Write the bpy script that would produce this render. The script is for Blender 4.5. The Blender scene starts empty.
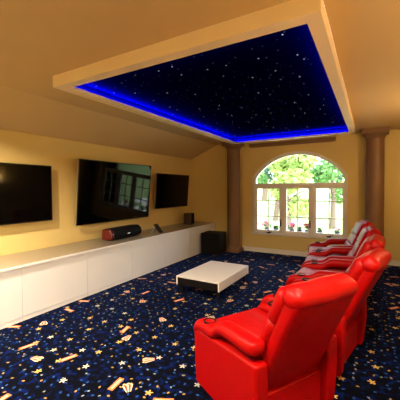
import bpy, bmesh, math, random
from mathutils import Vector, Matrix, noise
C = bpy.context.scene.collection
R = math.radians
random.seed(7)
W, B, RW, FW = -4.17, 6.8, 1.30, -1.6      # left wall, back wall, right wall, front wall
H, HL = 2.62, 2.30                          # flat ceiling, top of the low side walls
CL, CR = -3.42, 0.42                        # creases where the ceiling slopes down

# ------------------------------------------------------------------ materials
def lin(c):
    return tuple(((v/255/12.92) if v/255 <= .04045 else ((v/255+.055)/1.055)**2.4) for v in c)
def mat(name, col, rough=.5, metal=0, coat=0, spec=.5, bump=None, var=0, emit=None, estr=0, srgb=True):
    m = bpy.data.materials.new(name); m.use_nodes = True
    nt = m.node_tree; b = nt.nodes['Principled BSDF']
    c = lin(col) if srgb else col
    b.inputs['Base Color'].default_value = (*c, 1)
    b.inputs['Roughness'].default_value = rough
    b.inputs['Metallic'].default_value = metal
    b.inputs['Coat Weight'].default_value = coat
    b.inputs['Coat Roughness'].default_value = .15
    b.inputs['Specular IOR Level'].default_value = spec
    if emit:
        b.inputs['Emission Color'].default_value = (*emit, 1); b.inputs['Emission Strength'].default_value = estr
    tc = nt.nodes.new('ShaderNodeTexCoord')
    if var:
        n = nt.nodes.new('ShaderNodeTexNoise'); n.inputs['Scale'].default_value = 3; n.inputs['Detail'].default_value = 4
        nt.links.new(tc.outputs['Object'], n.inputs['Vector'])
        mx = nt.nodes.new('ShaderNodeMix'); mx.data_type = 'RGBA'
        mx.inputs[6].default_value = (*[v*(1-var) for v in c], 1); mx.inputs[7].default_value = (*[min(1, v*(1+var)) for v in c], 1)
        nt.links.new(n.outputs['Fac'], mx.inputs[0]); nt.links.new(mx.outputs[2], b.inputs['Base Color'])
    if bump:
        n = nt.nodes.new('ShaderNodeTexNoise'); n.inputs['Scale'].default_value = bump[0]; n.inputs['Detail'].default_value = 5
        nt.links.new(tc.outputs['Object'], n.inputs['Vector'])
        bp = nt.nodes.new('ShaderNodeBump'); bp.inputs['Strength'].default_value = bump[1]; bp.inputs['Distance'].default_value = .01
        nt.links.new(n.outputs['Fac'], bp.inputs['Height']); nt.links.new(bp.outputs[0], b.inputs['Normal'])
    return m

M = {}
M['wall'] = mat('wall_paint', (.68, .525, .20), .75, bump=(60, .08), var=.03, srgb=False)
M['ceiling'] = mat('ceiling_paint', (.58, .42, .20), .8, bump=(40, .06), var=.02, srgb=False)
M['tray'] = mat('tray_paint', (.80, .66, .44), .6, srgb=False)
M['white'] = mat('white_lacquer', (.82, .84, .87), .3, coat=.2, srgb=False)
M['gap'] = mat('shadow_gap_grey', (.25, .24, .23), .6, srgb=False)
M['ledge'] = mat('ledge_shade_beige', (.24, .20, .15), .28, coat=.2, srgb=False)  # white ledge top, its shade put into a grey-beige colour
M['trim'] = mat('white_trim', (.78, .76, .72), .4, srgb=False)
M['frame'] = mat('window_vinyl', (.86, .83, .83), .35, srgb=False)
M['black'] = mat('black_plastic', (.005, .005, .005), .4, spec=.25, srgb=False)
M['blackmat'] = mat('black_ash', (.006, .005, .005), .6, spec=.15, bump=(80, .2), srgb=False)
M['grille'] = mat('speaker_cloth', (.005, .005, .006), .8, spec=.1, bump=(400, .3), srgb=False)
M['screen'] = mat('screen_glass', (.001, .001, .001), .04, spec=.16, srgb=False)
M['silver'] = mat('brushed_silver', (.55, .55, .56), .3, metal=1, srgb=False)
M['leather'] = mat('red_leather', (.285, .001, .0012), .40, coat=.0, spec=.13, bump=(28, .22), srgb=False)
M['leather_rear'] = M['leather']
M['column'] = mat('column_brown', (.19, .10, .05), .5, var=.18, bump=(12, .15), srgb=False)
M['brownmetal'] = mat('brown_metal', (.20, .10, .045), .5, srgb=False)
M['redgloss'] = mat('red_gloss', (.10, .002, .005), .25, coat=.3, srgb=False)
M['walnut'] = mat('dark_wood', (.035, .014, .008), .45, var=.3, srgb=False)
M['tabletop'] = mat('table_white', (.72, .68, .66), .35, srgb=False)
M['tabledark'] = mat('table_dark', (.006, .005, .005), .35, spec=.2, srgb=False)
M['pot'] = mat('dark_pot', (.03, .03, .035), .6, srgb=False)
M['leafpot'] = mat('geranium_leaf', (.05, .14, .03), .6, srgb=False)
M['pink'] = mat('pink_petals', (.75, .16, .26), .6, srgb=False)
M['hotpink'] = mat('magenta_petals', (.75, .05, .16), .6, srgb=False)
M['redpet'] = mat('dark_red_petals', (.35, .02, .05), .6, srgb=False)
M['palepink'] = mat('pale_petals', (.75, .42, .50), .6, srgb=False)
M['bark'] = mat('bark', (.10, .07, .05), .9, bump=(20, .5), srgb=False)
M['lawn'] = mat('lawn', (.26, .36, .12), .9, var=.3, srgb=False)
M['paving'] = mat('pale_paving', (.75, .74, .70), .9, srgb=False)
M['lampglow'] = mat('added_lamp_glow', (1, .8, .5), .5, emit=(1, .62, .28), estr=12, srgb=False)
M['led'] = mat('led_blue', (.02, .03, .9), .5, emit=(.01, .02, 1), estr=3, srgb=False)
def leafmat(name, c):
    m = mat(name, c, .6, var=.45, srgb=False)
    b = m.node_tree.nodes['Principled BSDF']
    t = m.node_tree.nodes.new('ShaderNodeBsdfTranslucent'); t.inputs[0].default_value = (c[0]*1.2, c[1]*1.2, c[2], 1)
    mx = m.node_tree.nodes.new('ShaderNodeMixShader'); mx.inputs[0].default_value = .4
    o = m.node_tree.nodes['Material Output']
    m.node_tree.links.new(b.outputs[0], mx.inputs[1]); m.node_tree.links.new(t.outputs[0], mx.inputs[2]); m.node_tree.links.new(mx.outputs[0], o.inputs[0])
    return m
M['leaf1'] = leafmat('leaf_green', (.11, .25, .07))
M['leaf2'] = leafmat('leaf_yellow_green', (.26, .36, .09))
M['leaf3'] = leafmat('leaf_blue_green', (.06, .14, .09))

def glassmat():
    m = bpy.data.materials.new('window_glass'); m.use_nodes = True; nt = m.node_tree
    nt.nodes.remove(nt.nodes['Principled BSDF']); o = nt.nodes['Material Output']
    t = nt.nodes.new('ShaderNodeBsdfTransparent'); t.inputs[0].default_value = (.96, .97, .97, 1)
    g = nt.nodes.new('ShaderNodeBsdfGlossy'); g.inputs['Roughness'].default_value = .02
    f = nt.nodes.new('ShaderNodeFresnel'); f.inputs[0].default_value = 1.4
    mx = nt.nodes.new('ShaderNodeMixShader')
    nt.links.new(f.outputs[0], mx.inputs[0]); nt.links.new(t.outputs[0], mx.inputs[1]); nt.links.new(g.outputs[0], mx.inputs[2]); nt.links.new(mx.outputs[0], o.inputs[0])
    return m
M['glass'] = glassmat()

# node helper for the patterned materials
class N:
    def __init__(s, nt): s.nt = nt
    def m(s, op, a, b=0, c=0):
        n = s.nt.nodes.new('ShaderNodeMath'); n.operation = op
        for i, v in enumerate((a, b, c)):
            if isinstance(v, (int, float)): n.inputs[i].default_value = v
            else: s.nt.links.new(v, n.inputs[i])
        return n.outputs[0]
    def v(s, op, a, b=None):
        n = s.nt.nodes.new('ShaderNodeVectorMath'); n.operation = op
        for i, v in enumerate((a, b)):
            if v is None: continue
            if isinstance(v, (tuple, list)): n.inputs[i].default_value = v
            elif isinstance(v, (int, float)): n.inputs[i].default_value = (v, v, v)
            else: s.nt.links.new(v, n.inputs[i])
        return n.outputs[0]
    def sep(s, a):
        n = s.nt.nodes.new('ShaderNodeSeparateXYZ'); s.nt.links.new(a, n.inputs[0]); return n.outputs
    def mix(s, f, a, b):
        n = s.nt.nodes.new('ShaderNodeMix'); n.data_type = 'RGBA'
        for i, v in ((0, f), (6, a), (7, b)):
            if isinstance(v, (int, float)): n.inputs[i].default_value = v
            elif isinstance(v, tuple): n.inputs[i].default_value = (*v, 1)
            else: s.nt.links.new(v, n.inputs[i])
        return n.outputs[2]
    def rand(s, vec):
        n = s.nt.nodes.new('ShaderNodeTexWhiteNoise'); n.noise_dimensions = '3D'; s.nt.links.new(vec, n.inputs[0])
        return n.outputs['Value'], n.outputs['Color']

def carpet():
    m = bpy.data.materials.new('cinema_carpet'); m.use_nodes = True; nt = m.node_tree; b = nt.nodes['Principled BSDF']
    n = N(nt); tc = nt.nodes.new('ShaderNodeTexCoord'); P = tc.outputs['Object']
    def cell(size, seed, jit):
        p = n.v('ADD', n.v('MULTIPLY', P, (1/size, 1/size, 0)), (seed*3.7, seed*1.3, seed))
        fl = n.v('FLOOR', p); val, col = n.rand(fl)
        x, y, z = n.sep(col)[0:3]
        q = n.sep(n.v('SUBTRACT', p, fl))
        u = n.m('SUBTRACT', n.m('SUBTRACT', q[0], .5), n.m('MULTIPLY', n.m('SUBTRACT', x, .5), jit))
        v = n.m('SUBTRACT', n.m('SUBTRACT', q[1], .5), n.m('MULTIPLY', n.m('SUBTRACT', y, .5), jit))
        a = n.m('MULTIPLY', z, 6.283); ca = n.m('COSINE', a); sa = n.m('SINE', a)
        ru = n.m('ADD', n.m('MULTIPLY', u, ca), n.m('MULTIPLY', v, sa))
        rv = n.m('SUBTRACT', n.m('MULTIPLY', v, ca), n.m('MULTIPLY', u, sa))
        return n.m('MULTIPLY', ru, size), n.m('MULTIPLY', rv, size), val, x
    # mottled navy ground
    ns = nt.nodes.new('ShaderNodeTexNoise'); ns.inputs['Scale'].default_value = 16; ns.inputs['Detail'].default_value = 3; nt.links.new(P, ns.inputs['Vector'])
    f = n.m('MULTIPLY', n.m('SUBTRACT', ns.outputs['Fac'], .51), 7); f = n.m('MINIMUM', n.m('MAXIMUM', f, 0), 1)
    col = n.mix(f, (.0003, .0006, .003), (.0007, .006, .058))
    # confetti dots
    for i, (size, r, c, pr) in enumerate(((.075, .013, (.012, .05, .20), .5), (.10, .011, (.20, .23, .26), .35), (.12, .013, (.26, .16, .05), .5))):
        u, v, val, x = cell(size, 1+i, .55)
        d = n.m('SQRT', n.m('ADD', n.m('MULTIPLY', u, u), n.m('MULTIPLY', n.m('MULTIPLY', v, v), 2.5)))
        k = n.m('MULTIPLY', n.m('LESS_THAN', d, r), n.m('LESS_THAN', val, pr))
        col = n.mix(k, col, c)
    # stars
    u, v, val, x = cell(.24, 9, .5)
    d = n.m('SQRT', n.m('ADD', n.m('MULTIPLY', u, u), n.m('MULTIPLY', v, v)))
    th = n.m('ARCTAN2', v, u)
    rr = n.m('ADD', .021, n.m('MULTIPLY', n.m('COSINE', n.m('MULTIPLY', th, 5)), .011))
    k = n.m('MULTIPLY', n.m('LESS_THAN', d, rr), n.m('LESS_THAN', val, .7))
    col = n.mix(k, col, n.mix(n.m('LESS_THAN', x, .55), (.42, .40, .34), (.46, .30, .10)))
    # popcorn boxes: flared striped tub with kernels on top
    u, v, val, x = cell(.50, 21, .5)
    on = n.m('LESS_THAN', val, .62)
    hw = n.m('ADD', .030, n.m('MULTIPLY', v, .30))
    body = n.m('MULTIPLY', n.m('MULTIPLY', n.m('LESS_THAN', n.m('ABSOLUTE', u), hw), n.m('LESS_THAN', n.m('ABSOLUTE', v), .042)), on)
    st = n.m('GREATER_THAN', n.m('COSINE', n.m('MULTIPLY', n.m('DIVIDE', u, hw), 7.5)), .1)
    col = n.mix(body, col, n.mix(st, (.50, .055, .025), (.55, .44, .36)))
    wv = n.m('ADD', .052, n.m('MULTIPLY', n.m('SINE', n.m('MULTIPLY', u, 190)), .006))
    top = n.m('MULTIPLY', n.m('LESS_THAN', n.m('ABSOLUTE', n.m('SUBTRACT', v, wv)), .009), n.m('LESS_THAN', n.m('ABSOLUTE', u), .036))
    col = n.mix(n.m('MULTIPLY', top, on), col, (.50, .38, .20))
    # admission tickets: long strips with an orange rim
    u, v, val, x = cell(.52, 34, .5)
    on = n.m('LESS_THAN', val, .62)
    def rect(a, b):
        return n.m('MULTIPLY', n.m('LESS_THAN', n.m('ABSOLUTE', u), a), n.m('LESS_THAN', n.m('ABSOLUTE', v), b))
    col = n.mix(n.m('MULTIPLY', rect(.075, .024), on), col, (.50, .15, .05))
    col = n.mix(n.m('MULTIPLY', rect(.058, .010), on), col, (.52, .38, .28))
    nt.links.new(col, b.inputs['Base Color']); b.inputs['Roughness'].default_value = 1.0
    b.inputs['Specular IOR Level'].default_value = .06
    b.inputs['Sheen Weight'].default_value = .3; b.inputs['Sheen Roughness'].default_value = .25; b.inputs['Sheen Tint'].default_value = (.03, .16, 1, 1)
    nz = nt.nodes.new('ShaderNodeTexNoise'); nz.inputs['Scale'].default_value = 220; nt.links.new(P, nz.inputs['Vector'])
    bp = nt.nodes.new('ShaderNodeBump'); bp.inputs['Strength'].default_value = .4; bp.inputs['Distance'].default_value = .006
    nt.links.new(nz.outputs['Fac'], bp.inputs['Height']); nt.links.new(bp.outputs[0], b.inputs['Normal'])
    return m
M['carpet'] = carpet()

def starmat():
    m = bpy.data.materials.new('fibre_optic_star_panel'); m.use_nodes = True; nt = m.node_tree; b = nt.nodes['Principled BSDF']
    n = N(nt); tc = nt.nodes.new('ShaderNodeTexCoord'); P = tc.outputs['Object']
    b.inputs['Base Color'].default_value = (.0002, .0003, .011, 1); b.inputs['Roughness'].default_value = .9
    b.inputs['Specular IOR Level'].default_value = 0
    tot = None
    for size, r, st in ((.12, .0035, .3), (.25, .0065, .9)):
        p = n.v('MULTIPLY', P, (1/size, 1/size, 0)); p = n.v('ADD', p, (size*31, 2.2, size*10))
        fl = n.v('FLOOR', p); val, col = n.rand(fl); x, y, z = n.sep(col)[0:3]
        q = n.sep(n.v('SUBTRACT', p, fl))
        u = n.m('SUBTRACT', q[0], n.m('MULTIPLY_ADD', x, .8, .1)); v = n.m('SUBTRACT', q[1], n.m('MULTIPLY_ADD', y, .8, .1))
        d = n.m('MULTIPLY', n.m('SQRT', n.m('ADD', n.m('MULTIPLY', u, u), n.m('MULTIPLY', v, v))), size)
        k = n.m('MULTIPLY', n.m('MULTIPLY', n.m('LESS_THAN', d, r), st), n.m('MULTIPLY', n.m('LESS_THAN', val, .75), n.m('POWER', z, 1.5)))
        tot = k if tot is None else n.m('ADD', tot, k)
    b.inputs['Emission Color'].default_value = (.75, .85, 1, 1); nt.links.new(tot, b.inputs['Emission Strength'])
    return m
M['stars'] = starmat()
M['recess'] = mat('recess_black', (.0003, .0004, .012), .9, spec=0, srgb=False)

# ------------------------------------------------------------------ mesh helpers
def add_box(bm, lo, hi, bevel=0, seg=2, fn=None, sub=0):
    t = bmesh.new(); bmesh.ops.create_cube(t, size=1)
    for v in t.verts:
        v.co = Vector([lo[i] + (v.co[i]+.5)*(hi[i]-lo[i]) for i in range(3)])
    if sub: bmesh.ops.subdivide_edges(t, edges=t.edges[:], cuts=sub, use_grid_fill=True)
    if bevel:
        es = [e for e in t.edges if e.calc_face_angle(0) > .5]
        bmesh.ops.bevel(t, geom=es, offset=bevel, segments=seg, profile=.5, affect='EDGES')
    if fn:
        for v in t.verts: v.co = Vector(fn(v.co))
    me = bpy.data.meshes.new('t'); t.to_mesh(me); t.free(); bm.from_mesh(me); bpy.data.meshes.remove(me)
def add_prism(bm, pts, y0, y1, axis='y', bevel=0, seg=3):
    """extrude a 2D outline; axis y: pts are (x,z); axis z: pts are (x,y); axis x: pts are (y,z)"""
    t = bmesh.new()
    f = {'y': lambda p, d: (p[0], d, p[1]), 'z': lambda p, d: (p[0], p[1], d), 'x': lambda p, d: (d, p[0], p[1])}[axis]
    a = [t.verts.new(f(p, y0)) for p in pts]; b = [t.verts.new(f(p, y1)) for p in pts]; k = len(pts)
    t.faces.new(a); t.faces.new(b[::-1])
    for i in range(k): t.faces.new((a[i], b[i], b[(i+1) % k], a[(i+1) % k]))
    bmesh.ops.recalc_face_normals(t, faces=t.faces[:])
    if bevel:
        bmesh.ops.bevel(t, geom=[e for e in t.edges if e.calc_face_angle(0) > .6], offset=bevel, segments=seg, profile=.5, affect='EDGES')
    me = bpy.data.meshes.new('t'); t.to_mesh(me); t.free(); bm.from_mesh(me); bpy.data.meshes.remove(me)
def add_lathe(bm, prof, cx, cy, seg=32):
    """prof: (radius, z)"""
    rings = [[bm.verts.new((cx+r*math.cos(2*math.pi*i/seg), cy+r*math.sin(2*math.pi*i/seg), z)) for i in range(seg)] for r, z in prof]
    for a, b in zip(rings, rings[1:]):
        for i in range(seg): bm.faces.new((a[i], a[(i+1) % seg], b[(i+1) % seg], b[i]))
    bm.faces.new(rings[0][::-1]); bm.faces.new(rings[-1])
def add_tube(bm, pts, r, seg=8):
    pts = [Vector(p) for p in pts]; rings = []
    for i, p in enumerate(pts):
        d = (pts[min(i+1, len(pts)-1)] - pts[max(i-1, 0)]).normalized()
        u = d.orthogonal().normalized(); w = d.cross(u)
        rr = r[i] if isinstance(r, (list, tuple)) else r
        rings.append([bm.verts.new(p + rr*(u*math.cos(2*math.pi*k/seg)+w*math.sin(2*math.pi*k/seg))) for k in range(seg)])
    for a, b in zip(rings, rings[1:]):
        # match nearest start so the tube does not twist
        o = min(range(seg), key=lambda s: (a[0].co-b[s].co).length)
        for k in range(seg): bm.faces.new((a[k], a[(k+1) % seg], b[(k+1+o) % seg], b[(k+o) % seg]))
    bm.faces.new(rings[0][::-1]); bm.faces.new(rings[-1])
def obj(name, bm, m, parent=None, smooth=False, subsurf=0):
    me = bpy.data.meshes.new(name); bmesh.ops.recalc_face_normals(bm, faces=bm.faces[:]); bm.to_mesh(me); bm.free()
    me.materials.append(m); o = bpy.data.objects.new(name, me); C.objects.link(o)
    if smooth:
        for p in me.polygons: p.use_smooth = True
        try: me.set_sharp_from_angle(angle=R(50))
        except Exception: pass
    if subsurf:
        s = o.modifiers.new('sub', 'SUBSURF'); s.levels = s.render_levels = subsurf
    elif smooth:
        s = o.modifiers.new('normals', 'WEIGHTED_NORMAL'); s.keep_sharp = True
    if parent: o.parent = parent
    return o
def box(name, lo, hi, m, parent=None, bevel=0, seg=2):
    bm = bmesh.new(); add_box(bm, lo, hi, bevel, seg); return obj(name, bm, m, parent, smooth=bevel > 0)
def boxes(name, lst, m, parent=None, bevel=0):
    bm = bmesh.new()
    for lo, hi in lst: add_box(bm, lo, hi, bevel)
    return obj(name, bm, m, parent, smooth=bevel > 0)
def tag(o, label, cat, group=None, kind=None):
    o['label'] = label; o['category'] = cat
    if group: o['group'] = group
    if kind: o['kind'] = kind
    return o
def thing(name, label, cat, loc=(0, 0, 0), rz=0, group=None):
    o = bpy.data.objects.new(name, None); o.empty_display_size = .1; C.objects.link(o)
    o.location = loc; o.rotation_euler = (0, 0, rz); return tag(o, label, cat, group)
def struct(o, label, cat):
    return tag(o, label, cat, kind='structure')
def copy_tree(o, parent=None):
    c = o.copy(); C.objects.link(c)
    if parent: c.parent = parent
    for ch in list(o.children): copy_tree(ch, c)
    return c

# ------------------------------------------------------------------ room shell
T = .15
struct(box('floor', (W-T, FW-T, -.1), (RW+T, B+.02, 0), M['carpet']), 'navy cinema carpet with stars, popcorn boxes and tickets', 'floor')

# tray opening
TX0, TX1, TY0, TY1 = -2.71, -.255, 1.83, 6.17      # outside of the tray frame
IX0, IX1, IY0, IY1 = -2.575, -.345, 1.93, 6.07     # inner lip edge
TB = 2.51
bm = bmesh.new()
y0, y1 = FW-T, B+T
add_box(bm, (CL, y0, H), (TX0, y1, H+.1)); add_box(bm, (TX1, y0, H), (CR, y1, H+.1))
add_box(bm, (TX0, y0, H), (TX1, TY0, H+.1)); add_box(bm, (TX0, TY1, H), (TX1, y1, H+.1))
add_prism(bm, [(W-T, HL-.06), (CL, H), (CL, H+.1), (W-T, HL+.06)], y0, y1)
add_prism(bm, [(RW+T, HL-.06), (CR, H), (CR, H+.1), (RW+T, HL+.06)], y0, y1)
struct(obj('ceiling', bm, M['ceiling']), 'tan painted ceiling sloping down to the side walls', 'ceiling')
struct(box('wall_left', (W-T, FW-T, 0), (W, B, HL-.001), M['wall']), 'yellow side wall behind the three screens', 'wall')
struct(box('wall_right', (RW, FW-T, 0), (RW+T, B, HL-.001), M['wall']), 'yellow side wall behind the recliners', 'wall')
def gable(y, d, hole=None):
    bm = bmesh.new()
    out = [(W-T, 0), (RW+T, 0), (RW+T, HL-.066), (CR, H-.001), (CL, H-.001), (W-T, HL-.066)]
    vs = [bm.verts.new((p[0], y, p[1])) for p in out]; es = [bm.edges.new((vs[i], vs[(i+1) % len(vs)])) for i in range(len(vs))]
    if hole:
        hv = [bm.verts.new((p[0], y, p[1])) for p in hole]; es += [bm.edges.new((hv[i], hv[(i+1) % len(hv)])) for i in range(len(hv))]
    bmesh.ops.triangle_fill(bm, edges=es, use_beauty=True)
    r = bmesh.ops.extrude_face_region(bm, geom=bm.faces[:])
    for v in r['geom']:
        if isinstance(v, bmesh.types.BMVert): v.co.y += d
    return bm
WX0, WX1, WZ0, WZR, WZS, WZT = -2.43, -.43, .46, 1.58, 1.76, 2.31
WC = (WX0+WX1)/2; hwid = (WX1-WX0)/2; rise = WZT-WZS
AR = (hwid**2+rise**2)/(2*rise); ACZ = WZT-AR
def arch(off=0, z0=WZ0, n=28):
    """outline of the window opening, shrunk by off"""
    r = AR-off; hw = hwid-off; a0 = math.asin(min(1, hw/r))
    pts = [(WC-hw, z0), (WC+hw, z0)]
    for i in range(n+1):
        a = a0-2*a0*i/n; pts.append((WC+r*math.sin(a), ACZ+r*math.cos(a)))
    return pts
struct(obj('wall_back', gable(B, T+.05, arch()), M['wall']), 'orange-tan end wall with the arched window', 'wall')
struct(obj('wall_front', gable(FW-T, T), M['wall']), 'tan end wall behind the viewer', 'wall')
def ring(name, outer, inner, y0, y1, m, parent):
    bm = bmesh.new(); k = len(outer)
    L = [[bm.verts.new((p[0], y, p[1])) for p in pts] for pts in (outer, inner) for y in (y0, y1)]
    o0, o1, i0, i1 = L
    for i in range(k):
        j = (i+1) % k
        bm.faces.new((o0[i], o0[j], i0[j], i0[i])); bm.faces.new((o1[i], o1[j], i1[j], i1[i]))
        bm.faces.new((o0[i], o0[j], o1[j], o1[i])); bm.faces.new((i0[i], i0[j], i1[j], i1[i]))
    return obj(name, bm, m, parent)
struct(boxes('baseboard_back', [((W, B-.018, 0), (RW, B, .105)), ((W, B-.024, .085), (RW, B, .105))], M['trim']), 'white baseboard under the arched window', 'baseboard')
struct(box('baseboard_right', (RW-.018, FW, 0), (RW, B-.03, .105), M['trim']), 'white baseboard along the right wall', 'baseboard')

# window_1
win = bpy.data.objects.new('window_1', None); C.objects.link(win); win.location = (0, 0, 0)
struct(win, 'white arched window with three casements over the garden', 'window')
ring('window_frame', arch(.002), arch(.045, WZ0+.045), B+.03, B+.13, M['frame'], win)
box('transom', (WX0+.04, B+.03, WZR-.045), (WX1-.04, B+.13, WZR+.045), M['frame'], win, .006)
for xm in (-1.745, -1.105):
    box('mullion', (xm-.05, B+.03, WZ0+.03), (xm+.05, B+.13, WZR-.04), M['frame'], win, .006)
bm = bmesh.new(); add_prism(bm, arch(.042, WZR+.04), B+.078, B+.084); obj('arch_pane', bm, M['glass'], win)
cas = [(-2.385, -1.795), (-1.695, -1.155), (-1.055, -.475)]
for i, (a, b) in enumerate(cas):
    z0, z1 = WZ0+.045, WZR-.045; s = .030
    sash = boxes('sash', [((a, B+.045, z0), (a+s, B+.105, z1)), ((b-s, B+.045, z0), (b, B+.105, z1)),
                          ((a+s, B+.045, z0), (b-s, B+.105, z0+s)), ((a+s, B+.045, z1-s), (b-s, B+.105, z1))], M['frame'], win)
    mx = (a+b)/2; w = .010
    boxes('muntin', [((mx-w, B+.062, z0+s), (mx+w, B+.088, z1-s))] +
          [((a+s, B+.064, z-w), (b-s, B+.086, z+w)) for z in (z0+(z1-z0)*.34, z0+(z1-z0)*.70)], M['frame'], sash)
    box('pane', (a+s-.004, B+.073, z0+s-.004), (b-s+.004, B+.077, z1-s+.004), M['glass'], sash)
    if i < 2:
        bm = bmesh.new(); hx = b+.008
        add_box(bm, (hx-.012, B+.018, .63), (hx+.012, B+.045, .75), .004)
        add_box(bm, (hx-.008, B+.002, .67), (hx+.008, B+.022, .80), .004)
        o = obj('latch_handle', bm, M['black'], sash, True); o['label'] = 'black lever handle'
    if i != 1:
        bm = bmesh.new(); hx = (a+b)/2 + (.02 if i == 0 else .0)
        add_box(bm, (hx-.045, B-.012, WZ0+.0005), (hx+.045, B+.04, WZ0+.026), .008)
        add_tube(bm, [(hx, B+.0, WZ0+.022), (hx+.03, B-.01, WZ0+.04), (hx+.09, B-.005, WZ0+.035)], .007)
        o = obj('crank_handle', bm, M['black'], sash, True); o['label'] = 'black crank on the sill'
box('window_sill', (WX0-.04, B-.055, WZ0-.032), (WX1+.04, B+.045, WZ0), M['trim'], win, .006)
box('outer_ledge', (WX0-.05, B+.201, WZ0-.06), (WX1+.05, B+.46, WZ0-.005), M['paving'], win, .006)
ring('casing', arch(-.022, WZ0-.0), arch(0, WZ0-.0), B-.012, B+.028, M['trim'], win)

# ------------------------------------------------------------------ starlight tray ceiling
tr = thing('star_ceiling', 'recessed black starlight ceiling panel with blue glowing edge and cream frame', 'ceiling light', ((TX0+TX1)/2, (TY0+TY1)/2, TB))
def rel(o, root):      # geometry was written in world coordinates
    o.matrix_parent_inverse = Matrix.Translation(-Vector(root.location)); return o
bm = bmesh.new()
PZ = 2.635
def frame_boxes(bm, x0, x1, y0, y1, X0, X1, Y0, Y1, z0, z1):
    add_box(bm, (X0, Y0, z0), (x0, Y1, z1)); add_box(bm, (x1, Y0, z0), (X1, Y1, z1))
    add_box(bm, (x0, Y0, z0), (x1, y0, z1)); add_box(bm, (x0, y1, z0), (x1, Y1, z1))
frame_boxes(bm, IX0, IX1, IY0, IY1, TX0, TX1, TY0, TY1, TB, TB+.025)
frame_boxes(bm, TX0+.02, TX1-.02, TY0+.02, TY1-.02, TX0, TX1, TY0, TY1, TB+.025, H-.0005)
rel(obj('frame', bm, M['tray'], tr), tr)
bm = bmesh.new(); frame_boxes(bm, TX0+.03, TX1-.03, TY0+.03, TY1-.03, TX0+.0205, TX1-.0205, TY0+.0205, TY1-.0205, TB+.026, PZ-.0005)
rel(obj('recess_wall', bm, M['recess'], tr), tr)
rel(box('star_panel', (TX0+.02, TY0+.02, PZ), (TX1-.02, TY1-.02, PZ+.02), M['stars'], tr), tr)
bm = bmesh.new(); q = .035
frame_boxes(bm, TX0+q+.012, TX1-q-.012, TY0+q+.012, TY1-q-.012, TX0+q, TX1-q, TY0+q, TY1-q, TB+.026, TB+.034)
o = rel(obj('led_strip', bm, M['led'], tr), tr); o['label'] = 'blue glowing strip light'

# ------------------------------------------------------------------ columns
def column(x, y, label):
    t = thing('column', label, 'column', (x, y, 0))
    r = .158
    bm = bmesh.new(); add_lathe(bm, [(r, .13), (r, 1.2), (r*.97, H-.17)], 0, 0, 40); obj('shaft', bm, M['column'], t, True)
    bm = bmesh.new(); add_box(bm, (-.205, -.205, 0), (.205, .135, .09), .008); add_lathe(bm, [(.195, .09), (.20, .105), (.19, .125), (r+.002, .135)], 0, 0, 40)
    obj('base', bm, M['column'], t, True)
    bm = bmesh.new(); add_lathe(bm, [(r-.002, H-.17), (.172, H-.155), (.172, H-.14), (.19, H-.115), (.205, H-.10)], 0, 0, 40)
    add_box(bm, (-.22, -.22, H-.10), (.22, .15, H-.002), .006); obj('capital', bm, M['column'], t, True)
column(-2.87, 6.62, 'brown round column left of the arched window')
column(.07, 6.62, 'brown round column right of the arched window')

# retracted blind cassette on the end wall over the window
t = thing('roller_blind', 'long brown retracted blind housing above the arched window', 'blind', (-1.57, B, 2.49))
bm = bmesh.new(); add_box(bm, (-.93, -.10, 0), (.93, -.012, .075), .015, 3); obj('housing', bm, M['brownmetal'], t, True)
for s in (-.935, .925): box('bracket', (s, -.104, -.004), (s+.012, -.0, .08), M['brownmetal'], t)
box('bottom_bar', (-.9, -.07, -.014), (.9, -.045, .002), M['brownmetal'], t, .003)

# ------------------------------------------------------------------ cabinets and ledge
CF = -3.45
edges = [.1, 1.0, 1.9, 2.8, 3.7, 4.6, 5.5, 6.4, B-.03]
labs = ['white low cabinet out past the left picture edge', 'white low cabinet cut by the left picture edge',
        'white low cabinet under the right end of the nearest screen', 'white low cabinet under the near end of the biggest screen',
        'white low cabinet under the black speaker with the red end', 'white low cabinet under the leaning tablet',
        'white low cabinet under the farthest screen', 'narrow white low cabinet behind the black subwoofer']
for i, lab in enumerate(labs):
    a, b = edges[i], edges[i+1]; h = (b-a)/2
    t = thing('low_cabinet', lab, 'cabinet', (CF, (a+b)/2, 0), 0, 'white low cabinets under the screens')
    box('carcass', (-.70, -h+.0015, 0), (-.021, h-.0015, .62), M['gap'], t)
    box('door', (-.019, -h+.002, .05), (0, h-.002, .619), M['white'], t, .002)
    box('plinth', (-.020, -h+.002, 0), (-.003, h-.002, .047), M['white'], t)
led = thing('ledge_top', 'long white ledge, grey-beige painted in as shade, running along the tops of the white cabinets', 'worktop', (CF, 3.4, .622))
box('slab', (W-CF+.002, -3.3, 0), (.012, B-3.4-.03, .03), M['ledge'], led, .003)
box('edge_strip', (.0125, -3.3, 0), (.018, B-3.4-.03, .03), M['white'], led)['label'] = 'white front edge'
ZL = .653     # top of the ledge

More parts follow.
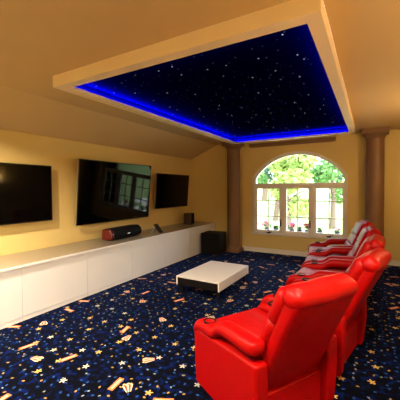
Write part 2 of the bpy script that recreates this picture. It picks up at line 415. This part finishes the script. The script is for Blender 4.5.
# ------------------------------------------------------------------ screens
def tv(label, y0, y1, z0, z1, off, tilt=0, side='silver'):
    w, h = y1-y0, z1-z0
    t = thing('television', label, 'television', (W+off, (y0+y1)/2, z0), 0, 'wall mounted televisions')
    t.rotation_euler.y = R(tilt)
    bm = bmesh.new(); add_box(bm, (-.045, -w/2, 0), (-.004, w/2, h), .004); add_box(bm, (-.075, -w*.33, h*.12), (-.044, w*.33, h*.7), .01)
    obj('housing', bm, M[side], t, True)
    bm = bmesh.new(); e = .012
    frame_boxes_yz(bm, -w/2, w/2, 0, h, e, -.006, .002); obj('bezel', bm, M['black'], t)
    box('screen', (-.004, -w/2+e-.002, e-.002), (0, w/2-e+.002, h-e+.002), M['screen'], t)
    zz = h*.42
    bm = bmesh.new(); add_box(bm, (-off+.010, -.06, zz-.05), (math.sin(R(tilt))*zz-.06, .06, zz+.05)); add_box(bm, (-off+.001, -.2, zz-.16), (-off+.011, .2, zz+.16))
    o = obj('wall_bracket', bm, M['black'], t); o.rotation_euler.y = -R(tilt)
    return t
def frame_boxes_yz(bm, y0, y1, z0, z1, e, x0, x1):
    add_box(bm, (x0, y0, z0), (x1, y0+e, z1)); add_box(bm, (x0, y1-e, z0), (x1, y1, z1))
    add_box(bm, (x0, y0+e, z0), (x1, y1-e, z0+e)); add_box(bm, (x0, y0+e, z1-e), (x1, y1-e, z1))
tv('black wall television nearest the viewer, cut by the left picture edge', 1.28, 2.70, 1.06, 1.86, .10, 0, 'black')
tv('largest black wall television, middle of three, mirroring the garden', 3.10, 4.87, .93, 2.0, .11, 5)
tv('smallest-looking black wall television with silver side, nearest the corner', 5.08, 6.38, 1.08, 1.86, .12, 5)

# ------------------------------------------------------------------ things on the ledge
t = thing('centre_speaker', 'long black loudspeaker with a glossy red end on the ledge', 'speaker', (-3.80, 3.86, ZL), R(4))
L = .40; prof = [(-.13, .035), (-.12, .19), (.04, .20), (.10, .15), (.12, .09), (.10, .03), (.04, .004), (-.10, .004)]
bm = bmesh.new(); add_prism(bm, prof, -L+.06, L-.04, bevel=.008); obj('cabinet', bm, M['blackmat'], t, True)
bm = bmesh.new(); add_prism(bm, [(x*.96, .1+(z-.1)*.95) for x, z in prof], -L+.0, -L+.062, bevel=.02); obj('end_cap', bm, M['redgloss'], t, True)['label'] = 'glossy red end'
bm = bmesh.new(); add_prism(bm, [(x*.96, .1+(z-.1)*.95) for x, z in prof], L-.042, L, bevel=.018); obj('end_cap', bm, M['blackmat'], t, True)
bm = bmesh.new(); add_prism(bm, [(.045, .188), (.103, .15), (.124, .09), (.108, .035), (.112, .035), (.130, .09), (.108, .156), (.048, .194)], -L+.09, L-.06, bevel=.001); obj('grille', bm, M['grille'], t, True)
bm = bmesh.new(); add_box(bm, (.1255, -.035, .078), (.132, .035, .098), .002); obj('badge', bm, M['silver'], t)

t = thing('tablet_stand', 'small black tablet leaning on its stand on the ledge beside the speaker', 'tablet', (-3.62, 4.66, ZL), R(14))
bm = bmesh.new(); add_prism(bm, [(-.085, .16), (.045, .0), (.055, .007), (-.075, .168)], -.085, .085, bevel=.002); obj('tablet', bm, M['black'], t, True)
bm = bmesh.new(); add_prism(bm, [(-.068, .140), (-.150, .0), (-.140, .0), (-.058, .138)], -.045, .045); obj('prop_leg', bm, M['white'], t)['label'] = 'pale prop leg'
bm = bmesh.new(); add_prism(bm, [(.040, .0), (.068, .0), (.068, .014), (.060, .014)], -.05, .05); obj('rest', bm, M['black'], t)

t = thing('bookshelf_speaker', 'small dark wood upright speaker at the far end of the ledge', 'speaker', (-3.86, 6.16, ZL), R(8))
box('cabinet', (-.10, -.095, .0), (.10, .095, .27), M['walnut'], t, .006)
box('baffle', (.1005, -.085, .01), (.106, .085, .26), M['blackmat'], t, .002)
for z, r in ((.09, .062), (.20, .03)):
    bm = bmesh.new(); add_lathe(bm, [(r, 0), (r, .006), (r*.8, .004), (r*.3, .001)], 0, 0, 24)
    bmesh.ops.rotate(bm, verts=bm.verts[:], matrix=Matrix.Rotation(R(90), 3, 'Y')); bmesh.ops.translate(bm, verts=bm.verts[:], vec=(.1062, 0, z))
    obj('speaker_cone', bm, M['grille'], t, True)

# subwoofer on the floor
t = thing('subwoofer', 'black cube subwoofer on the carpet in the far left corner', 'speaker', (-3.165, 6.13, 0), R(6))
box('cabinet', (-.23, -.22, .03), (.23, .22, .50), M['blackmat'], t, .012)
box('grille', (-.21, -.236, .05), (.21, -.2205, .48), M['grille'], t, .006)
for sx in (-.18, .18):
    for sy in (-.17, .17):
        bm = bmesh.new(); add_lathe(bm, [(.022, 0), (.026, .03)], sx, sy, 14); obj('foot', bm, M['black'], t)

# ------------------------------------------------------------------ coffee table
t = thing('coffee_table', 'low white coffee table with black front on the star carpet', 'table', (-2.055, 4.0, 0), R(-1))
w, d = .345, .52; tz = .265
box('top', (-w, -d, tz-.018), (w, d, tz), M['tabletop'], t, .003)
box('side_panel', (w-.018, -d, tz-.125), (w, d, tz-.0185), M['tabletop'], t, .002)
box('side_panel', (-w, -d, tz-.125), (-w+.018, d, tz-.0185), M['tabletop'], t, .002)
box('lower_shelf', (-w+.0185, -d+.01, tz-.125), (w-.0185, d-.01, tz-.108), M['tabledark'], t)
box('drawer', (-w+.021, -d+.0, tz-.105), (w-.021, -d+.25, tz-.021), M['tabledark'], t, .002)
box('drawer', (-w+.021, d-.25, tz-.105), (w-.021, d, tz-.021), M['tabledark'], t, .002)
for sx in (-1, 1):
    for sy in (-1, 1):
        cx, cy = sx*(w-.05), sy*(d-.07)
        box('leg', (cx-.016, cy-.016, 0), (cx+.016, cy+.016, tz-.1255), M['tabledark'], t, .003)

# ------------------------------------------------------------------ recliners
# local frame: +x is the way the sitter faces, x = 0 is the rear edge of the headrest
def puff(lo, hi, seed, creases=0, axis=1, amp=.012):
    rnd = random.Random(seed)
    def fn(co):
        c = Vector(((lo[0]+hi[0])/2, (lo[1]+hi[1])/2, (lo[2]+hi[2])/2)); u = [(co[i]-c[i])/((hi[i]-lo[i])/2) for i in range(3)]
        n = noise.noise_vector(Vector(co)*7+Vector((seed, 0, 0)))*.006
        r = Vector(co)
        for k in range(3):
            oth = [u[j] for j in range(3) if j != k]
            r[k] += (1 if u[k] > 0 else -1)*abs(u[k])*amp*(1-.6*max(abs(oth[0]), abs(oth[1]))**2)
        if creases:
            g = abs(math.sin(math.pi*creases*(u[axis]*.5+.5)))**.5
            r.z -= (1-g)*.014*(1 if u[2] > 0 else 0)
        return r + n
    return fn
def cushion(bm, lo, hi, seed, bev=.035, creases=0, axis=1, amp=.012, rot=None, piv=None):
    t = bmesh.new(); bmesh.ops.create_cube(t, size=1)
    for v in t.verts: v.co = Vector([lo[i] + (v.co[i]+.5)*(hi[i]-lo[i]) for i in range(3)])
    bmesh.ops.bevel(t, geom=t.edges[:], offset=bev, segments=4, profile=.5, affect='EDGES')
    for ax in range(3):
        nn = int((hi[ax]-lo[ax])/.045)
        for k in range(1, nn):
            p = lo[ax]+(hi[ax]-lo[ax])*k/nn
            if lo[ax]+bev < p < hi[ax]-bev:
                bmesh.ops.bisect_plane(t, geom=t.verts[:]+t.edges[:]+t.faces[:], plane_co=[p if i == ax else 0 for i in range(3)], plane_no=[1 if i == ax else 0 for i in range(3)])
    fn = puff(lo, hi, seed, creases, axis, amp)
    for v in t.verts: v.co = fn(v.co)
    if rot is not None:
        bmesh.ops.rotate(t, verts=t.verts[:], cent=piv, matrix=rot)
    me = bpy.data.meshes.new('t'); t.to_mesh(me); t.free(); bm.from_mesh(me); bpy.data.meshes.remove(me)
SW, AW = .26, .105      # half seat width, arm width
def make_recliner(label, group):
    t = thing('recliner', label, 'armchair', (0, 0, 0), 0, group)
    lm = M['leather']
    # base carcass
    bm = bmesh.new(); add_box(bm, (.20, -SW+.002, .035), (.77, SW-.002, .27), .012); obj('base', bm, lm, t, True)
    bm = bmesh.new(); cushion(bm, (.34, -SW+.006, .275), (.86, SW-.006, .48), 3, .045, creases=5, axis=1, amp=.014); obj('seat', bm, lm, t, True, 1)
    bm = bmesh.new(); cushion(bm, (.775, -SW+.006, .06), (.845, SW-.006, .268), 5, .028, amp=.01); obj('footrest', bm, lm, t, True, 1)
    # backrest: leaning shell, three front cushions, rolled headrest
    rot = Matrix.Rotation(R(-25), 3, 'Y'); piv = Vector((.27, 0, .25))
    sh = bmesh.new(); cushion(sh, (.245, -.262, .22), (.335, .262, .96), 8, .03, amp=.006, rot=rot, piv=piv)
    back = obj('backrest', sh, lm, t, True, 1)
    sh = bmesh.new()
    for z0, z1, th in ((.40, .58, .075), (.575, .75, .06), (.745, .955, .068)):
        cushion(sh, (.325, -.245, z0), (.330+th, .245, z1), int(z0*100), .032, amp=.034, rot=rot, piv=piv)
    obj('back_cushion', sh, lm, back, True, 1)
    sh = bmesh.new(); cushion(sh, (.245, -.266, .905), (.376, .266, 1.02), 12, .052, creases=0, amp=.012, rot=rot, piv=piv)
    for v in sh.verts:      # gathered wrinkles over the roll
        g = math.sin(v.co.y*46+math.sin(v.co.x*30)*1.5)*math.cos(v.co.y*17)
        v.co.z += g*.0035
    obj('headrest', sh, lm, back, True, 1)
    for s in (-1, 1):
        a, b = (SW+.003, SW+AW) if s > 0 else (-SW-AW, -SW-.003)
        bm = bmesh.new()
        add_prism(bm, [(.17, .035), (.145, .30), (.15, .505), (.84, .455), (.865, .40), (.86, .20), (.84, .035)], a, b, bevel=.022)
        arm = obj('armrest', bm, lm, t, True)
        bm = bmesh.new(); e = .006
        cushion(bm, (.17, min(a, b)-e, .0), (.875, max(a, b)+e, .085), 20+s, .036, amp=.008)
        for v in bm.verts:
            v.co.z += .505-(v.co.x-.15)*.055
            v.co.z += -.025+.065*max(0, min(1, (.60-v.co.x)/.06))
            if v.co.x > .79: v.co.z -= (v.co.x-.79)**2*9
        obj('arm_pad', bm, lm, arm, True, 1)
        bm = bmesh.new(); cy = (a+b)/2; cz = .505-(.71-.15)*.055+.064
        rr = [(.047, -.004), (.047, .008), (.040, .010), (.037, .004), (.034, -.002), (.030, -.0035)]
        add_lathe(bm, [(r, cz+z) for r, z in rr], .71, cy, 24)
        o = obj('cup_holder', bm, M['black'], arm, True); o['label'] = 'black ring cup holder'
    for sx in (.26, .73):
        for sy in (-.22, .22):
            bm = bmesh.new(); add_lathe(bm, [(.025, 0), (.025, .036)], sx, sy, 12); obj('foot', bm, M['black'], t)
    return t
GR = 'red leather recliners facing the screens'
chairs = [
    ((-.235, 1.80), 30, 'red leather recliner nearest the viewer, its back filling the foreground'),
    ((.05, 2.80), 12, 'red leather recliner directly behind the nearest one, second of five'),
    ((.07, 3.68), 4, 'middle red leather recliner in the curved row of five'),
    ((.04, 4.56), -4, 'red leather recliner second from the window end of the row'),
    ((-.05, 5.43), -11, 'red leather recliner at the window end of the row'),
]
proto = None
for (x, y), a, lab in chairs:
    if proto is None: proto = o = make_recliner(lab, GR)
    else: o = copy_tree(proto); o['label'] = lab
    o.location = (x, y, 0); o.rotation_euler = (0, 0, R(180-a))

# ------------------------------------------------------------------ flowers on the outer ledge
def flower(x, pet, label, h=.20, r=.09, blooms=9, s=1):
    t = thing('potted_flower', label, 'flower pot', (x, B+.32, WZ0-.004), 0, 'flower pots outside the window')
    bm = bmesh.new(); add_lathe(bm, [(.045*s, 0), (.06*s, .09*s), (.065*s, .095*s)], 0, 0, 16); obj('pot', bm, M['pot'], t, True)
    rnd = random.Random(int(x*1000))
    bm = bmesh.new()
    for k in range(int(60*s)):
        a = rnd.uniform(0, 6.28); rr = rnd.uniform(0, r); z = .09*s+rnd.uniform(0, h*.5)
        p = Vector((rr*math.cos(a), rr*math.sin(a)*.8, z)); n = Vector((rnd.gauss(0, 1), rnd.gauss(0, 1), rnd.gauss(.5, 1))).normalized(); u = n.orthogonal().normalized()*.022; w = n.cross(u)
        bm.faces.new([bm.verts.new(p+c) for c in (u, w*.8, -u, -w*.8)])
    obj('leaves', bm, M['leafpot'], t)
    if pet:
        bm = bmesh.new()
        for k in range(blooms):
            a = rnd.uniform(0, 6.28); rr = rnd.uniform(0, r*1.1)
            m = Matrix.Translation((rr*math.cos(a), rr*math.sin(a)*.8, h*.75+rnd.uniform(-.04, .05)))
            bmesh.ops.create_icosphere(bm, subdivisions=2, radius=rnd.uniform(.022, .036), matrix=m)
        for v in bm.verts: v.co += noise.noise_vector(v.co*60)*.008
        obj('blossoms', bm, pet, t)
flower(-2.21, M['pink'], 'pink flowers in a dark pot outside the left casement', .27, .10, 12)
flower(-1.98, None, 'small green plant in a pot outside the left casement', .14, .06)
flower(-1.60, M['hotpink'], 'magenta flowers in a pot outside the middle casement', .24, .09, 14)
flower(-1.43, None, 'small green plant between the magenta and the red flowers', .14, .06)
flower(-1.255, M['redpet'], 'dark red flowers in a pot outside the middle casement', .26, .07, 10)
flower(-.99, None, 'small green plant outside the right casement', .13, .05)
flower(-.63, M['palepink'], 'pale pink flowers in a pot outside the right casement', .20, .08, 10)

# ------------------------------------------------------------------ garden
def ground(name, x0, x1, y0, y1, fz, m, n=24):
    bm = bmesh.new(); g = [[bm.verts.new((x0+(x1-x0)*i/n, y0+(y1-y0)*j/n, fz(x0+(x1-x0)*i/n, y0+(y1-y0)*j/n))) for j in range(n+1)] for i in range(n+1)]
    for i in range(n):
        for j in range(n): bm.faces.new((g[i][j], g[i+1][j], g[i+1][j+1], g[i][j+1]))
    return obj(name, bm, m, None, True)
GZ = -1.6
def gz(x, y): return GZ + max(0, y-14)*.16 + max(0, (x+1))*0.12
struct(ground('ground', -30, 26, B+.6, 44, gz, M['lawn']), 'sloping green lawn outside the window', 'ground')
struct(ground('driveway', -5.2, 5, B+3, 15.5, lambda x, y: gz(x, y)+.03, M['paving'], 16), 'pale paved drive outside the window', 'ground')
def tree(x, y, hgt, cr, m, label, seed, n=3600, ls=.16):
    z = gz(x, y)
    t = thing('tree', label, 'tree', (x, y, z), 0, 'trees outside the window')
    rnd = random.Random(seed)
    bm = bmesh.new(); top = Vector((rnd.uniform(-.3, .3), rnd.uniform(-.3, .3), hgt*.8))
    add_tube(bm, [(0, 0, -.1), top*.35+Vector((.1, 0, 0)), top*.7, top], [cr*.10, cr*.07, cr*.045, cr*.02])
    for k in range(7):
        a = k*2.4; s = top*rnd.uniform(.35, .75); e = s+Vector((math.cos(a)*cr*.7, math.sin(a)*cr*.7, cr*.45))
        add_tube(bm, [s, (s+e)/2+Vector((0, 0, .1)), e], [cr*.035, cr*.025, cr*.01])
    obj('trunk', bm, M['bark'], t, True)
    bm = bmesh.new(); blobs = []
    for k in range(16):
        a = rnd.uniform(0, 6.28); zz = rnd.uniform(.25, 1.0); rr = cr*(1-.5*abs(zz-.5))*rnd.uniform(.2, .85)
        blobs.append((Vector((rr*math.cos(a), rr*math.sin(a), hgt*zz)), cr*rnd.uniform(.25, .42)))
    for k in range(n):
        c, br = rnd.choice(blobs); d = Vector((rnd.gauss(0, 1), rnd.gauss(0, 1), rnd.gauss(0, 1))).normalized()
        p = c+d*br*rnd.uniform(.55, 1.05)
        nn = (d+Vector((rnd.gauss(0, .6), rnd.gauss(0, .6), rnd.gauss(0, .6)))).normalized(); u = nn.orthogonal().normalized(); u.rotate(Matrix.Rotation(rnd.uniform(0, 6.28), 3, nn)); w = nn.cross(u); q = ls*rnd.uniform(.6, 1.3)
        bm.faces.new([bm.verts.new(p+v) for v in (u*q, w*q*.5, -u*q, -w*q*.5)])
    obj('foliage', bm, m, t)
tree(-6.4, 16.2, 5.6, 1.5, M['leaf1'], 'mid green leafy tree at the left edge of the window view', 1)
tree(-5.6, 20.0, 7.6, 2.0, M['leaf3'], 'dark blue-green tall tree standing behind the left casement', 2)
tree(-3.6, 15.2, 5.6, 1.5, M['leaf2'], 'bright yellow-green tree filling the middle of the arched window', 3)
tree(-1.9, 18.8, 7.0, 1.8, M['leaf1'], 'tall green tree standing behind the right casement', 4)
tree(-1.4, 24.5, 7.4, 2.3, M['leaf3'], 'distant blue-green tree at the right edge of the arch', 5)
tree(-8.6, 27.0, 9.0, 2.9, M['leaf2'], 'tall yellow-green tree far back at the left of the arch', 6)

# ------------------------------------------------------------------ ceiling lamps added out of view to warm the room
def added_downlight(x, y, label, power, size=.5, col=(1, .62, .27), spread=150):
    t = thing('added_downlight', label, 'ceiling lamp', (x, y, H), 0, 'added ceiling lamps out of view')
    bm = bmesh.new(); add_lathe(bm, [(.10, -.02), (.12, -.018), (.12, -.001)], 0, 0, 28); obj('rim', bm, M['trim'], t, True)
    bm = bmesh.new(); add_lathe(bm, [(.08, -.026), (.08, -.0205)], 0, 0, 24); obj('bulb_disc', bm, M['lampglow'], t)
    l = bpy.data.lights.new('added_downlight_beam', 'AREA'); l.shape = 'DISK'; l.size = .16; l.energy = power; l.color = col; l.spread = R(spread)
    o = bpy.data.objects.new('added_downlight_beam', l); C.objects.link(o); o.parent = t; o.location = (0, 0, -.03)
LW = (1, .83, .60)
added_downlight(-3.05, .9, 'added round warm ceiling lamp near the left wall, behind the viewer', 130, col=LW)
added_downlight(-1.4, .3, 'added round warm ceiling lamp over the middle of the near end', 80, col=LW)
added_downlight(.1, .9, 'added round warm ceiling lamp above the viewer', 60, col=LW)
added_downlight(.22, 1.9, 'added round warm ceiling lamp above the recliners', 19, col=LW)

def added_sconce(x, y, rz, label, power):  # unseen wall lamps, added to brighten ceiling, end wall and chair backs
    t = thing('added_wall_sconce', label, 'wall lamp', (x, y, 1.75), rz, 'added wall lamps out of view')
    bm = bmesh.new(); add_box(bm, (0.0, -.05, -.08), (.02, .05, .10), .005); add_tube(bm, [(.015, 0, -.03), (.07, 0, -.05), (.11, 0, -.02)], .01); obj('back_plate', bm, M['brownmetal'], t, True)
    bm = bmesh.new(); add_lathe(bm, [(.02, -.03), (.06, -.01), (.095, .05), (.105, .09), (.10, .09), (.055, .0), (.01, -.015)], .125, 0, 28); obj('glass_bowl', bm, M['lampglow'], t, True)
    l = bpy.data.lights.new('added_sconce_bulb', 'POINT'); l.energy = power; l.shadow_soft_size = .04; l.color = (1, .68, .34)
    o = bpy.data.objects.new('added_sconce_bulb', l); C.objects.link(o); o.parent = t; o.location = (.125, 0, .14)
added_sconce(RW, 4.5, R(180), 'added bowl shaped wall lamp on the right wall near the window end', 42)
added_sconce(RW, 1.6, R(180), 'added bowl shaped wall lamp on the right wall beside the viewer', 34)
added_sconce(-1.1, FW, R(90), 'added bowl shaped wall lamp on the wall behind the viewer', 26)

# blue led light of the tray: thin strips lying on the hidden top of the lip
def strip(x0, y0, x1, y1, power):
    l = bpy.data.lights.new('led_glow', 'AREA'); l.shape = 'RECTANGLE'
    l.size = max(abs(x1-x0), .02); l.size_y = max(abs(y1-y0), .02); l.energy = power; l.color = (.01, .03, 1)
    o = bpy.data.objects.new('led_glow', l); C.objects.link(o); o.parent = tr; o.location = (Vector(((x0+x1)/2, (y0+y1)/2, TB+.04))-tr.location); o.rotation_euler = (R(180), 0, 0)
LP = 150
strip(TX0+.045, TY0+.1, TX0+.045, TY1-.1, LP*1.3); strip(TX1-.045, TY0+.1, TX1-.045, TY1-.1, LP*.35)
strip(TX0+.1, TY1-.045, TX1-.1, TY1-.045, LP*.7); strip(TX0+.1, TY0+.045, TX1-.1, TY0+.045, LP*.35)

# ------------------------------------------------------------------ daylight
w = bpy.data.worlds.new('sky'); bpy.context.scene.world = w; w.use_nodes = True
nt = w.node_tree; bg = nt.nodes['Background']
sky = nt.nodes.new('ShaderNodeTexSky'); sky.sky_type = 'HOSEK_WILKIE'; sky.turbidity = 6; sky.ground_albedo = .4
sky.sun_direction = Vector((.5, -.6, .62)).normalized()
mx = nt.nodes.new('ShaderNodeMix'); mx.data_type = 'RGBA'; mx.inputs[0].default_value = .55
nt.links.new(sky.outputs[0], mx.inputs[6]); mx.inputs[7].default_value = (.80, .90, 1.0, 1)
nt.links.new(mx.outputs[2], bg.inputs[0]); bg.inputs[1].default_value = 15.0
s = bpy.data.lights.new('sun', 'SUN'); s.energy = 9; s.angle = R(1.5); s.color = (1, .95, .85)
o = bpy.data.objects.new('sun', s); C.objects.link(o); o.rotation_euler = Vector((.5, -.6, .62)).to_track_quat('Z', 'Y').to_euler()
p = bpy.data.lights.new('window_portal', 'AREA'); p.shape = 'RECTANGLE'; p.size = WX1-WX0; p.size_y = WZT-WZ0; p.cycles.is_portal = True
o = bpy.data.objects.new('window_portal', p); C.objects.link(o); o.location = (WC, B+.22, (WZ0+WZT)/2); o.rotation_euler = (R(-90), 0, 0)

# ------------------------------------------------------------------ camera
cam = bpy.data.cameras.new('camera'); cam.sensor_width = 36; cam.lens = 296.5*36/400; cam.shift_y = -2/400; cam.clip_start = .05; cam.clip_end = 200
co = bpy.data.objects.new('camera', cam); C.objects.link(co)
yaw, pitch, roll = R(29.92), R(1.664), R(-.386)
fwd = Vector((-math.sin(yaw)*math.cos(pitch), math.cos(yaw)*math.cos(pitch), -math.sin(pitch))); rt = Vector((math.cos(yaw), math.sin(yaw), 0)); up = rt.cross(fwd)
rt, up = rt*math.cos(roll)+up*math.sin(roll), -rt*math.sin(roll)+up*math.cos(roll)
co.matrix_world = Matrix(((rt.x, up.x, -fwd.x, 0), (rt.y, up.y, -fwd.y, 0), (rt.z, up.z, -fwd.z, 1.5), (0, 0, 0, 1)))
sc = bpy.context.scene; sc.camera = co
sc.view_settings.view_transform = 'Standard'; sc.view_settings.look = 'None'; sc.view_settings.gamma = 1; sc.view_settings.use_curve_mapping = False
sc.view_settings.exposure = .3
sc.cycles.max_bounces = 8; sc.cycles.diffuse_bounces = 4; sc.cycles.sample_clamp_indirect = 6
